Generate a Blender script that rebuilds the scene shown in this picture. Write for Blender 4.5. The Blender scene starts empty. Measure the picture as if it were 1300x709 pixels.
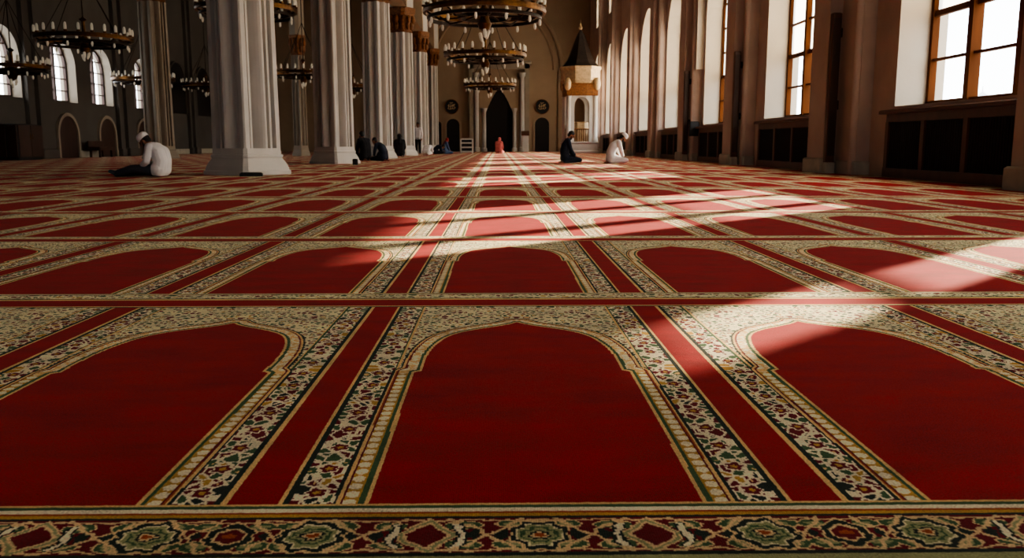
import bpy, bmesh, math, random
from mathutils import Vector, Matrix
PI = math.pi
sc = bpy.context.scene
COL = sc.collection
random.seed(7)

# ------------------------------------------------------------------ camera
F, HC = 1100.0, 0.58
PITCH = math.atan(171.5 / F)
YAW = math.atan(18 * math.cos(PITCH) / F)
cam_d = bpy.data.cameras.new('camera')
cam = bpy.data.objects.new('camera', cam_d)
COL.objects.link(cam)
cam.location = (0, 0, HC)
cam.rotation_euler = (PI / 2 - PITCH, 0, -YAW)
cam_d.sensor_width = 36
cam_d.lens = 36 * F / 1300
cam_d.clip_end = 500
cam_d.dof.use_dof = True
cam_d.dof.focus_distance = 3.0
cam_d.dof.aperture_fstop = 9.0
sc.camera = cam


# ------------------------------------------------------------------ mesh helper
class MB:
    def __init__(s):
        s.v = []; s.f = []

    def add(s, vs, fs):
        o = len(s.v)
        s.v += [tuple(v) for v in vs]
        s.f += [tuple(i + o for i in f) for f in fs]
        return s

    def box(s, x0, x1, y0, y1, z0, z1):
        vs = [(x, y, z) for z in (z0, z1) for y in (y0, y1) for x in (x0, x1)]
        return s.add(vs, [(0, 2, 3, 1), (4, 5, 7, 6), (0, 1, 5, 4), (2, 6, 7, 3), (0, 4, 6, 2), (1, 3, 7, 5)])

    def bbox(s, x0, x1, y0, y1, z0, z1, b=.02):
        """box with chamfered vertical and top edges"""
        pts = [(x0 + b, y0), (x1 - b, y0), (x1, y0 + b), (x1, y1 - b), (x1 - b, y1), (x0 + b, y1), (x0, y1 - b), (x0, y0 + b)]
        cx, cy = (x0 + x1) / 2, (y0 + y1) / 2
        kx, ky = 1 - 2 * b / (x1 - x0), 1 - 2 * b / (y1 - y0)
        ins = [(cx + (x - cx) * kx, cy + (y - cy) * ky) for x, y in pts]
        return s.loft([[(x, y, z0) for x, y in pts], [(x, y, z1 - b) for x, y in pts], [(x, y, z1) for x, y in ins]])

    def loft(s, rings, closed=True, caps=True):
        n = len(rings[0]); vs = []; fs = []
        for r in rings: vs += r
        for i in range(len(rings) - 1):
            for j in range(n if closed else n - 1):
                k = (j + 1) % n
                fs.append((i * n + j, i * n + k, (i + 1) * n + k, (i + 1) * n + j))
        if caps:
            fs.append(tuple(range(n - 1, -1, -1)))
            fs.append(tuple((len(rings) - 1) * n + j for j in range(n)))
        return s.add(vs, fs)

    def lathe(s, prof, n=24, c=(0, 0, 0)):
        rings = [[(c[0] + r * math.cos(2 * PI * j / n), c[1] + r * math.sin(2 * PI * j / n), c[2] + z) for j in range(n)] for r, z in prof]
        return s.loft(rings)

    def tube(s, path, r, n=8):
        path = [Vector(p) for p in path]; rings = []
        rr = r if isinstance(r, (list, tuple)) else [r] * len(path)
        for i, p in enumerate(path):
            t = (path[min(i + 1, len(path) - 1)] - path[max(i - 1, 0)]).normalized()
            a = t.cross(Vector((0, 0, 1)) if abs(t.z) < .95 else Vector((1, 0, 0))).normalized()
            b = t.cross(a)
            rings.append([tuple(p + (a * math.cos(2 * PI * j / n) - b * math.sin(2 * PI * j / n)) * rr[i]) for j in range(n)])
        return s.loft(rings)

    def ell(s, c, r, n=14, m=9, R=None):
        rings = []
        for i in range(m + 1):
            th = PI * (i + .02) / (m + .04) if 0 < i < m else (0.02 if i == 0 else PI - .02)
            ring = []
            for j in range(n):
                ph = 2 * PI * j / n
                p = Vector((r[0] * math.sin(th) * math.cos(ph), r[1] * math.sin(th) * math.sin(ph), -r[2] * math.cos(th)))
                if R: p = R @ p
                ring.append(tuple(p + Vector(c)))
            rings.append(ring)
        return s.loft(rings)

    def cap(s, p0, r0, p1, r1, n=12):
        """tapered capsule"""
        p0, p1 = Vector(p0), Vector(p1)
        t = (p1 - p0)
        L = t.length
        t = t / L if L > 1e-6 else Vector((0, 0, 1))
        a = t.cross(Vector((0, 0, 1)) if abs(t.z) < .95 else Vector((1, 0, 0))).normalized(); b = t.cross(a)
        rings = []
        for p, r, angs in ((p0, r0, (-88, -60, -30, 0)), (p1, r1, (0, 30, 60, 88))):
            for g in angs:
                g = math.radians(g)
                rings.append([tuple(p + t * r * math.sin(g) + (a * math.cos(2 * PI * j / n) - b * math.sin(2 * PI * j / n)) * r * math.cos(g)) for j in range(n)])
        return s.loft(rings)

    def chain(s, pts):
        for (p0, r0), (p1, r1) in zip(pts, pts[1:]): s.cap(p0, r0, p1, r1)
        return s

    def mesh(s, name, smooth=False):
        me = bpy.data.meshes.new(name)
        me.from_pydata(s.v, [], s.f)
        bm = bmesh.new(); bm.from_mesh(me)
        bmesh.ops.recalc_face_normals(bm, faces=bm.faces)
        bm.to_mesh(me); bm.free()
        if smooth:
            me.polygons.foreach_set('use_smooth', [True] * len(me.polygons))
            try: me.set_sharp_from_angle(angle=math.radians(40))
            except Exception: pass
        me.update()
        return me

    def build(s, name, m, parent=None, smooth=False, loc=None):
        me = s.mesh(name, smooth)
        me.materials.append(m)
        o = bpy.data.objects.new(name, me); COL.objects.link(o)
        if parent: o.parent = parent
        if loc: o.location = loc
        return o

    def organic(s, name, m, parent, voxel=.008, it=4, fac=.5):
        """fuse overlapping volumes into one continuous smooth surface"""
        o = s.build(name, m, None)
        r = o.modifiers.new('r', 'REMESH'); r.mode = 'VOXEL'; r.voxel_size = voxel; r.use_smooth_shade = True
        k = o.modifiers.new('s', 'SMOOTH'); k.iterations = it; k.factor = fac
        dg = bpy.context.evaluated_depsgraph_get()
        me = bpy.data.meshes.new_from_object(o.evaluated_get(dg))
        o.modifiers.clear(); o.data = me
        if not me.materials: me.materials.append(m)
        me.polygons.foreach_set('use_smooth', [True] * len(me.polygons))
        o.parent = parent
        return o


def tag(o, label=None, cat=None, group=None, kind=None):
    if label: o['label'] = label
    if cat: o['category'] = cat
    if group: o['group'] = group
    if kind: o['kind'] = kind
    return o


def empty(name, loc=(0, 0, 0), rz=0):
    o = bpy.data.objects.new(name, None); COL.objects.link(o)
    o.location = loc; o.rotation_euler = (0, 0, rz); o.empty_display_size = .1
    return o


def thing(name, label, cat, loc=(0, 0, 0), rz=0, group=None):
    return tag(empty(name, loc, rz), label, cat, group)


def struct(o): return tag(o, kind='structure')


def dup(root, loc, rz=None, label=None):
    r = root.copy(); COL.objects.link(r); r.location = loc
    if rz is not None: r.rotation_euler = (0, 0, rz)
    if label: r['label'] = label
    for ch in list(root.children):
        c = ch.copy(); COL.objects.link(c); c.parent = r
        for g in ch.children:
            d = g.copy(); COL.objects.link(d); d.parent = c
    return r


# ------------------------------------------------------------------ materials
def srgb(r, g, b):
    f = lambda c: (c / 255 / 12.92) if c / 255 <= .04045 else ((c / 255 + .055) / 1.055) ** 2.4
    return (f(r), f(g), f(b), 1)


class NT:
    def __init__(s, name):
        s.m = bpy.data.materials.new(name); s.m.use_nodes = True
        s.t = s.m.node_tree; s.t.nodes.clear()
        s.out = s.t.nodes.new('ShaderNodeOutputMaterial')

    def n(s, k, **kw):
        x = s.t.nodes.new(k)
        for a, b in kw.items(): setattr(x, a, b)
        return x

    def l(s, a, b): s.t.links.new(a, b)


class V:
    """a float socket (or constant) with arithmetic"""
    nt = None

    def __init__(s, x): s.x = x

    @staticmethod
    def op(o, *a, clamp=False):
        nd = V.nt.n('ShaderNodeMath', operation=o); nd.use_clamp = clamp
        for i, q in enumerate(a):
            q = q.x if isinstance(q, V) else q
            if isinstance(q, (int, float)): nd.inputs[i].default_value = q
            else: V.nt.l(q, nd.inputs[i])
        return V(nd.outputs[0])

    def __add__(s, o): return V.op('ADD', s, o)
    def __radd__(s, o): return V.op('ADD', o, s)
    def __sub__(s, o): return V.op('SUBTRACT', s, o)
    def __rsub__(s, o): return V.op('SUBTRACT', o, s)
    def __mul__(s, o): return V.op('MULTIPLY', s, o)
    def __rmul__(s, o): return V.op('MULTIPLY', o, s)
    def __truediv__(s, o): return V.op('DIVIDE', s, o)
    def abs(s): return V.op('ABSOLUTE', s)
    def mod(s, o): return V.op('FLOORED_MODULO', s, o)
    def lt(s, o): return V.op('LESS_THAN', s, o)
    def gt(s, o): return V.op('GREATER_THAN', s, o)
    def floor(s): return V.op('FLOOR', s)
    def sin(s): return V.op('SINE', s)
    def cos(s): return V.op('COSINE', s)
    def sqrt(s): return V.op('SQRT', s)
    def inn(s, a, b): return s.gt(a) * s.lt(b)


def vmin(a, b): return V.op('MINIMUM', a, b)
def vmax(a, b): return V.op('MAXIMUM', a, b)


def mat(name, rgb, rough=.6, var=.15, scale=3.0, bump=.0, metal=0.0, emit=0.0, stretch=(1, 1, 1), spec=.4):
    nt = NT(name)
    b = nt.n('ShaderNodeBsdfPrincipled')
    tc = nt.n('ShaderNodeTexCoord'); mp = nt.n('ShaderNodeMapping'); mp.inputs['Scale'].default_value = stretch
    nt.l(tc.outputs['Object'], mp.inputs[0])
    no = nt.n('ShaderNodeTexNoise'); no.inputs['Scale'].default_value = scale; no.inputs['Detail'].default_value = 5
    nt.l(mp.outputs[0], no.inputs['Vector'])
    cr = nt.n('ShaderNodeValToRGB')
    c = srgb(*rgb)
    cr.color_ramp.elements[0].position = .3; cr.color_ramp.elements[1].position = .7
    cr.color_ramp.elements[0].color = tuple(x * (1 - var) for x in c[:3]) + (1,)
    cr.color_ramp.elements[1].color = tuple(min(1, x * (1 + var)) for x in c[:3]) + (1,)
    nt.l(no.outputs[0], cr.inputs[0]); nt.l(cr.outputs[0], b.inputs['Base Color'])
    b.inputs['Roughness'].default_value = rough; b.inputs['Metallic'].default_value = metal
    b.inputs['Specular IOR Level'].default_value = spec
    if emit:
        b.inputs['Emission Strength'].default_value = emit
        nt.l(cr.outputs[0], b.inputs['Emission Color'])
    if bump:
        n2 = nt.n('ShaderNodeTexNoise'); n2.inputs['Scale'].default_value = scale * 8; n2.inputs['Detail'].default_value = 4
        nt.l(mp.outputs[0], n2.inputs['Vector'])
        bp = nt.n('ShaderNodeBump'); bp.inputs['Strength'].default_value = bump; bp.inputs['Distance'].default_value = .02
        nt.l(n2.outputs[0], bp.inputs['Height']); nt.l(bp.outputs[0], b.inputs['Normal'])
    nt.l(b.outputs[0], nt.out.inputs[0])
    return nt.m


def pane_mat(name, frosted=False):
    nt = NT(name)
    if frosted:
        a = nt.n('ShaderNodeBsdfTranslucent'); a.inputs[0].default_value = (.86, .82, .74, 1)
        d = nt.n('ShaderNodeBsdfDiffuse'); d.inputs[0].default_value = (.8, .76, .7, 1)
        mx = nt.n('ShaderNodeMixShader'); mx.inputs[0].default_value = .25
        nt.l(a.outputs[0], mx.inputs[1]); nt.l(d.outputs[0], mx.inputs[2])
    else:
        a = nt.n('ShaderNodeBsdfTransparent'); a.inputs[0].default_value = (.96, .97, .97, 1)
        d = nt.n('ShaderNodeBsdfGlossy'); d.inputs['Roughness'].default_value = .02
        mx = nt.n('ShaderNodeMixShader'); mx.inputs[0].default_value = .05
        nt.l(a.outputs[0], mx.inputs[1]); nt.l(d.outputs[0], mx.inputs[2])
    nt.l(mx.outputs[0], nt.out.inputs[0])
    return nt.m


# ---- the carpet: all pattern computed from the floor position in metres
PX, QY, X0, Y0 = 0.9273, 2.135, 0.5251, 1.025      # strip pitch, row pitch, one strip centre, one row seam
FRONT = 1.3435


def arch_profile():
    key = [(0, .2737), (1.148, .2765), (1.1485, .258), (1.25, .2600), (1.345, .257), (1.43, .247), (1.50, .233), (1.55, .217), (1.595, .195),
           (1.63, .166), (1.655, .138), (1.678, .106), (1.70, .074), (1.722, .045), (1.742, .022), (1.760, .008), (1.775, 0)]
    out = []
    for (b0, w0), (b1, w1) in zip(key, key[1:]):
        k = max(1, int((b1 - b0) / .004), int(abs(w1 - w0) / .003))
        out += [(b0 + (b1 - b0) * i / k, w0 + (w1 - w0) * i / k) for i in range(k)]
    return out + [key[-1]]


AP = arch_profile()


def w_off(b, d):
    best = -.02
    if d < .001:
        for (b0, w0), (b1, w1) in zip(AP, AP[1:]):
            if b0 <= b <= b1 and b1 > b0: return w0 + (w1 - w0) * (b - b0) / (b1 - b0)
        return best
    for bi, wi in AP:
        q = d * d - (b - bi) ** 2
        if q >= 0: best = max(best, wi + math.sqrt(q))
    return best


def carpet_mat():
    nt = NT('woven_prayer_carpet'); V.nt = nt
    geo = nt.n('ShaderNodeNewGeometry')
    sep = nt.n('ShaderNodeSeparateXYZ'); nt.l(geo.outputs['Position'], sep.inputs[0])
    wob = nt.n('ShaderNodeTexNoise'); wob.inputs['Scale'].default_value = 110; wob.inputs['Detail'].default_value = 1
    nt.l(geo.outputs['Position'], wob.inputs['Vector'])
    sw = nt.n('ShaderNodeSeparateColor'); nt.l(wob.outputs['Color'], sw.inputs[0])
    rx, ry = V(sep.outputs[0]), V(sep.outputs[1])
    K = .0036
    x = rx + (V(sw.outputs[0]) - .5) * .004
    y = ry + (V(sw.outputs[1]) - .5) * .004
    x = ((x / K).floor() + .5) * K
    y = ((y / K).floor() + .5) * K
    xm = (x - X0 + PX / 2).mod(PX) - PX / 2
    a = xm.abs()                                    # distance from the plain strip's centre line
    h = PX / 2 - a                                  # distance from the panel's centre line
    b = (y - Y0).mod(QY)

    def vec(p, q, r=0.0):
        c = nt.n('ShaderNodeCombineXYZ')
        for i, t in enumerate((p, q, r)):
            t = t.x if isinstance(t, V) else t
            if isinstance(t, (int, float)): c.inputs[i].default_value = t
            else: nt.l(t, c.inputs[i])
        return c.outputs[0]

    def rgb(c):
        n = nt.n('ShaderNodeRGB'); n.outputs[0].default_value = srgb(*c); return n.outputs[0]

    PALE, OUTL, RED, MAROON, GOLD, BEIGE, CREAM, GREEN, DARK, RUST, SAGE, OCHRE = map(rgb, [
        (250, 236, 202), (236, 206, 156), (164, 10, 24), (116, 8, 26), (240, 202, 138), (242, 230, 188), (254, 242, 208), (70, 100, 64), (30, 46, 38), (176, 84, 40), (164, 166, 118), (206, 160, 78)])

    def mix(fac, A, B):
        n = nt.n('ShaderNodeMix', data_type='RGBA')
        f = fac.x if isinstance(fac, V) else fac
        if isinstance(f, (int, float)): n.inputs[0].default_value = f
        else: nt.l(f, n.inputs[0])
        nt.l(A, n.inputs[6]); nt.l(B, n.inputs[7])
        return n.outputs[2]

    def curve(d, lo=.1, hi=1.95):
        n = nt.n('ShaderNodeFloatCurve')
        nt.l(((b - lo) / (hi - lo)).x, n.inputs['Value'])
        c = n.mapping.curves[0]
        samples = [lo, 1.10, 1.125] + [1.13 + i * .0075 for i in range(10)] + [1.22 + i * .05 for i in range(7)] + [1.55 + i * .02 for i in range(5)] + [1.65 + i * .0085 for i in range(28)] + [hi]
        pts = [((q - lo) / (hi - lo), max(0, w_off(q, d) + .02) * 2) for q in samples]
        c.points[0].location = pts[0]; c.points[1].location = pts[-1]
        for p in pts[1:-1]: c.points.new(*p)
        for p in c.points: p.handle_type = 'VECTOR'
        n.mapping.use_clip = False
        n.mapping.update()
        return V(n.outputs[0]) / 2 - .02

    def voro(vc, scale, feature):
        n = nt.n('ShaderNodeTexVoronoi', feature=feature); n.inputs['Scale'].default_value = scale
        n.inputs['Randomness'].default_value = .85
        nt.l(vc, n.inputs['Vector'])
        return n

    def floral(vc, scale, line, ground):
        """leaf and petal cells in maroon and green, outlined by a pale ground"""
        e = voro(vc, scale, 'DISTANCE_TO_EDGE'); f1 = voro(vc, scale, 'F1')
        s3 = nt.n('ShaderNodeSeparateColor'); nt.l(f1.outputs['Color'], s3.inputs[0])
        r = V(s3.outputs[0]); ed = V(e.outputs['Distance'])
        c = mix(r.gt(.45), MAROON, GREEN); c = mix(r.gt(.83), c, DARK); c = mix(r.gt(.92), c, OCHRE)
        c = mix(ed.gt(.27) * r.inn(.3, .6), c, GOLD)
        return mix(ed.lt(line), c, ground)

    fv = vec(a, b)
    # plain field with brushed-pile streaks comes later; first the ornament
    side = floral(vec(a * 1.0, b * .8), 38, .085, PALE)
    vine = (a - .096 - (b * (2 * PI / .16)).sin() * .02).abs().lt(.0035)
    side = mix(vine, side, PALE)
    px_ = (a - .096) ; py_ = (b + .02).mod(.11) - .055
    rr = (px_ * px_ + py_ * py_ * .7).sqrt() * (1 + .18 * (V.op('ARCTAN2', py_, px_) * 5).cos())
    side = mix(rr.lt(.0185), side, PALE); side = mix(rr.lt(.0145), side, MAROON); side = mix(rr.lt(.006), side, OCHRE)
    spand = floral(vec(h, b), 42, .15, BEIGE)
    col = side
    col = mix(a.gt(.131), col, spand)
    # straight framing lines beside the arch (they run on above it)
    col = mix(a.inn(.131, .136), col, GREEN)
    col = mix(a.inn(.136, .143), col, GOLD)
    # bands that follow the arch
    for d, c in ((.0587, DARK), (.0530, GOLD), (.0470, RUST), (.0455, MAROON)):
        col = mix(h.lt(curve(d)), col, c)
    sc_y = b.mod(.034) - .017; sc_x = a - .158
    pearl = (sc_x * sc_x * 1.1 + sc_y * sc_y * .75).lt(.012 * .012)
    band = mix(b.lt(1.13) * (1 - pearl), CREAM, OCHRE)
    band = mix(b.gt(1.13), band, GOLD)
    bn = nt.n('ShaderNodeTexNoise'); bn.inputs['Scale'].default_value = 60; nt.l(fv, bn.inputs['Vector'])
    band = mix(V(bn.outputs[0]).gt(.5) * b.gt(1.16), band, CREAM)
    for d, c in ((.0415, band), (.0160, GREEN), (.0075, GOLD)):
        col = mix(h.lt(curve(d)), col, c)
    field = h.lt(curve(0))
    col = mix(field, col, RED)
    # plain strip with its edges
    col = mix(a.lt(.061), col, DARK)
    col = mix(a.lt(.0510), col, GOLD)
    col = mix(a.lt(.0417), col, RED)
    # row seam: plain cross strip and the border band above it
    col = mix(b.gt(QY - .085), col, DARK)
    col = mix(b.gt(QY - .074), col, GOLD)
    bd = floral(vec(xm, b), 38, .13, BEIGE)
    wv = (b - .133 - (xm * (2 * PI / (PX / 6))).sin() * .025).abs().lt(.006)
    bd = mix(wv, bd, BEIGE)
    row = mix(b.gt(.085), GOLD, DARK); row = mix(b.gt(.093), row, bd)
    row = mix(b.gt(.173), row, DARK); row = mix(b.gt(.180), row, GOLD); row = mix(b.gt(.187), row, CREAM)
    row = mix(b.gt(.196), row, GREEN); row = mix(b.gt(.201), row, GOLD)
    col = mix(b.lt(.207), col, row)
    col = mix(vmax(b.lt(.060), b.gt(QY - .060)), col, RED)
    # the carpet's front border with medallions
    ww = nt.n('ShaderNodeTexNoise'); ww.inputs['Scale'].default_value = 26; ww.inputs['Detail'].default_value = 2
    nt.l(vec(a, y), ww.inputs['Vector'])
    wc = nt.n('ShaderNodeSeparateColor'); nt.l(ww.outputs['Color'], wc.inputs[0])
    s = (a + (V(wc.outputs[0]) - .5) * .030) / PX
    c = (y + (V(wc.outputs[1]) - .5) * .022 - 1.226) / .057
    INK = GOLD
    GOLD = OUTL
    fb = MAROON
    ca = c.abs()
    edge = (ca - .90 + .05 * (s * (2 * PI * 9)).cos()).abs().lt(.05)
    fb = mix(edge, fb, GOLD)

    def medal(fb, s0, rxm, ryn, n, layers, diamond=False):
        dx = (s - s0) * (PX / rxm); dy = c / ryn
        if diamond:
            q = dx.abs() + dy.abs()
        else:
            q = (dx * dx + dy * dy).sqrt() * (1 + .10 * (V.op('ARCTAN2', dy, dx) * n).cos())
        for lim, cc in layers: fb = mix(q.lt(lim), fb, cc)
        return fb

    for s1, wd in ((.068, .03), (.215, .045), (.415, .045)):      # crossing tendrils between the medallions
        ds = (s - s1).abs()
        on = ds.lt(wd * 1.5)
        leaf = (((ds - wd * .8) * (PX / .022)) ** 2 if False else ((ds - wd * .9) * (PX / .026)) * ((ds - wd * .9) * (PX / .026))) + ((ca - .58) / .24) * ((ca - .58) / .24)
        fb = mix(leaf.lt(1.25) * on, fb, GOLD); fb = mix(leaf.lt(.9) * on, fb, GREEN); fb = mix(leaf.lt(.3) * on, fb, SAGE)
        fb = mix((ca - ds * (.9 / wd / 1.2)).abs().lt(.085) * on, fb, GOLD)
        tri = (ca + (ds - wd * .5).abs() * (1.1 / wd)).lt(.34) * on
        fb = mix(tri, fb, DARK)
    MED = ((1.17, GOLD), (1.05, DARK), (.84, BEIGE), (.76, SAGE), (.60, GREEN), (.48, SAGE), (.34, DARK), (.24, GOLD), (.15, RUST))
    fb = medal(fb, .5, .042, .80, 8, MED)
    fb = medal(fb, .133, .046, .80, 8, MED)
    fb = medal(fb, 0, .036, .72, 6, ((1.1, GOLD), (1.0, DARK), (.66, GOLD), (.52, MAROON), (.2, RUST)))
    fb = medal(fb, .318, .046, 1.0, 4, ((1.12, GOLD), (1.0, SAGE), (.86, GOLD), (.72, MAROON)), True)
    br = ((s - .318).abs() * PX - .052 + .012 * (ca * ca)).abs()
    fb = mix(br.lt(.008) * ca.lt(.75), fb, DARK); fb = mix(br.lt(.0042) * ca.lt(.75), fb, CREAM)
    GOLD = INK
    fr = fb
    for lo, cc in ((1.2835, DARK), (1.2925, OCHRE), (1.302, RUST), (1.3105, CREAM), (1.323, GREEN), (1.334, GOLD)):
        fr = mix(y.gt(lo), fr, cc)
    fr = mix(y.lt(1.169), fr, DARK); fr = mix(y.lt(1.161), fr, SAGE); fr = mix(y.lt(1.13), fr, GOLD); fr = mix(y.lt(1.085), fr, RED)
    col = mix(y.lt(FRONT), col, fr)

    # pile: brushed streaks, tufts, ribs of the weave
    st = nt.n('ShaderNodeTexNoise'); st.inputs['Scale'].default_value = 1; st.inputs['Detail'].default_value = 4; st.inputs['Roughness'].default_value = .6
    nt.l(vec(rx * 4.0, ry * 9.0), st.inputs['Vector'])
    tf = nt.n('ShaderNodeTexNoise'); tf.inputs['Scale'].default_value = 260; tf.inputs['Detail'].default_value = 2
    nt.l(geo.outputs['Position'], tf.inputs['Vector'])
    shade = (V(st.outputs[0]) - .5) * 1.15 + 1.0 + (V(tf.outputs[0]) - .5) * 1.5
    hs = nt.n('ShaderNodeHueSaturation'); nt.l(col, hs.inputs['Color']); nt.l(shade.x, hs.inputs['Value'])
    p = nt.n('ShaderNodeBsdfPrincipled')
    nt.l(hs.outputs[0], p.inputs['Base Color'])
    p.inputs['Roughness'].default_value = .95; p.inputs['Specular IOR Level'].default_value = .08
    p.inputs['Sheen Weight'].default_value = .06; p.inputs['Sheen Roughness'].default_value = .5
    p.inputs['Sheen Tint'].default_value = (1, .9, .8, 1)
    rib = ((rx * (PI / K)).sin().abs() * .5 + (ry * (PI / K)).sin().abs() * .5) * .5 + V(tf.outputs[0]) * .8
    bp = nt.n('ShaderNodeBump'); bp.inputs['Strength'].default_value = .45; bp.inputs['Distance'].default_value = .004
    nt.l(rib.x, bp.inputs['Height']); nt.l(bp.outputs[0], p.inputs['Normal'])
    nt.l(p.outputs[0], nt.out.inputs[0])
    return nt.m


M = dict(
    stone=mat('white_stone', (196, 191, 184), .55, .06, 2.0, .05),
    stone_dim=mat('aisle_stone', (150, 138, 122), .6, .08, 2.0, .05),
    wall_r=mat('rosy_wall_plaster', (180, 158, 145), .75, .14, 1.2, .12),
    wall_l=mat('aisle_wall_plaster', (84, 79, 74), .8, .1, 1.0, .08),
    wall_b=mat('ochre_wall_plaster', (160, 138, 114), .8, .08, .8, .08),
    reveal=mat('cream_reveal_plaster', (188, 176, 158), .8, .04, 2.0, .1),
    dark=mat('dark_ceiling', (70, 56, 46), .9, .1, 1.0),
    plinth=mat('grey_green_plinth_stone', (176, 168, 152), .6, .15, 4.0, .1),
    wood=mat('brown_varnished_wood', (84, 48, 30), .4, .25, 6.0, .05, stretch=(1, 1, .15)),
    frame=mat('honey_window_wood', (84, 45, 15), .7, .2, 6.0, .04, stretch=(1, 1, .15), spec=.1),
    darkwood=mat('dark_wood', (58, 34, 24), .5, .25, 6.0, .05, stretch=(1, 1, .2)),
    grille=mat('black_grille', (26, 20, 17), .7, .2, 30.0, .2),
    black=mat('black_plastic', (16, 15, 16), .5, .1, 10.0),
    brass=mat('aged_brass', (96, 66, 36), .35, .3, 12.0, .1, metal=.9),
    iron=mat('dark_bronze', (46, 34, 26), .45, .3, 12.0, .1, metal=.6),
    gold=mat('gilded_capital', (122, 76, 38), .45, .45, 9.0, .6, metal=.3),
    lamp=mat('milk_glass_lamp', (206, 196, 176), .3, .04, 5.0, 0, emit=.14),
    skin=mat('skin', (150, 102, 78), .55, .08, 12.0),
    white_cloth=mat('white_cotton', (226, 222, 222), .9, .06, 3.0, .12),
    navy_cloth=mat('navy_cloth', (30, 36, 52), .9, .15, 7.0, .35),
    black_cloth=mat('black_cloth', (24, 24, 30), .9, .15, 7.0, .3),
    grey_trouser=mat('charcoal_trouser_cloth', (58, 64, 74), .9, .15, 7.0, .3),
    blue_cloth=mat('blue_grey_cloth', (70, 86, 116), .9, .12, 7.0, .3),
    pink_cloth=mat('pink_cloth', (206, 112, 108), .9, .12, 7.0, .3),
    red_cloth=mat('red_cloth', (130, 44, 40), .9, .12, 7.0, .3),
    hair=mat('black_hair', (20, 16, 14), .6, .2, 30.0, .3),
    eye=mat('dark_eye', (24, 18, 16), .2, .05),
    slate=mat('dark_slate_roof', (52, 42, 36), .45, .25, 5.0, .1),
    gilt=mat('gilt_moulding', (200, 174, 138), .4, .2, 8.0, .2, metal=.3),
    glass=pane_mat('clear_window_glass'),
    frost=pane_mat('frosted_window_glass', True),  # frosting added to keep direct sun to the lower panes
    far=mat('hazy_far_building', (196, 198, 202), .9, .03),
    asphalt=mat('pale_forecourt', (170, 164, 154), .9, .08, .5),
)
CARPET = carpet_mat()

# ------------------------------------------------------------------ shell
XR, XL, YB, YF, ZT = 7.05, -18.3, 68.0, -16.0, 13.0
struct(MB().box(XL - 1.2, XR + 1.2, YF - 1, YB + 2, -.35, -.02).build('floor', M['stone_dim']))
o = MB().box(XL + .02, XR - .02, YF + .05, YB - .05, -.004, 0).build('prayer_carpet', CARPET)
tag(o, 'wall-to-wall red carpet with rows of beige floral prayer arches', 'carpet')
struct(MB().box(XL - 1.2, XR + 1.2, YF - 1, YB + 2, ZT, ZT + .3).build('ceiling', M['dark']))


def arch_z(op, s):
    a, b, zs, zp, kind = op
    t = (s - (a + b) / 2) / ((b - a) / 2)
    t = max(-1, min(1, t))
    R = (b - a) / 2
    if kind == 'round': return zp + R * math.sqrt(max(0, 1 - t * t))
    if kind == 'point': return zp + R * 1.25 * (1 - abs(t) ** 1.7) ** .75
    return zp


def wall_open(name, m, mr, pos, s0, s1, z0, z1, ops, T, N=18):
    """wall with arched openings; pos(s, depth, z) -> xyz, depth 0 is the room face. Reveal faces get material mr."""
    W = MB(); Rv = MB()
    def quad(B, p): B.add(p, [(0, 1, 2, 3)])
    ops = sorted(ops); cur = s0
    for dpt in (0, T):
        cur = s0
        for op in ops + [None]:
            end = op[0] if op else s1
            if end > cur: quad(W, [pos(cur, dpt, z0), pos(end, dpt, z0), pos(end, dpt, z1), pos(cur, dpt, z1)])
            if not op: break
            a, b, zs, zp, kind = op
            if zs > z0: quad(W, [pos(a, dpt, z0), pos(b, dpt, z0), pos(b, dpt, zs), pos(a, dpt, zs)])
            ss = [a + (b - a) * (1 - math.cos(PI * i / N)) / 2 for i in range(N + 1)]
            for u, v in zip(ss, ss[1:]):
                quad(W, [pos(u, dpt, arch_z(op, u)), pos(v, dpt, arch_z(op, v)), pos(v, dpt, z1), pos(u, dpt, z1)])
            cur = b
    for op in ops:
        a, b, zs, zp, kind = op
        ss = [a + (b - a) * (1 - math.cos(PI * i / N)) / 2 for i in range(N + 1)]
        loop = [(a, zs), (b, zs)] + [(s, arch_z(op, s)) for s in reversed(ss)]
        for (p, q), (r, t) in zip(loop, loop[1:] + loop[:1]):
            if abs(p - r) + abs(q - t) < 1e-6: continue
            quad(Rv, [pos(p, 0, q), pos(r, 0, t), pos(r, T, t), pos(p, T, q)])
    for s in (s0, s1): quad(W, [pos(s, 0, z0), pos(s, T, z0), pos(s, T, z1), pos(s, 0, z1)])
    n1 = len(W.f)
    W.add(Rv.v, Rv.f)
    me = bpy.data.meshes.new(name); me.from_pydata(W.v, [], W.f)
    me.materials.append(m); me.materials.append(mr)
    me.polygons.foreach_set('material_index', [0] * n1 + [1] * (len(W.f) - n1))
    bm = bmesh.new(); bm.from_mesh(me)
    bmesh.ops.remove_doubles(bm, verts=bm.verts, dist=1e-5); bmesh.ops.recalc_face_normals(bm, faces=bm.faces)
    bm.to_mesh(me); bm.free()
    o = bpy.data.objects.new(name, me); COL.objects.link(o)
    return struct(o)


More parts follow.
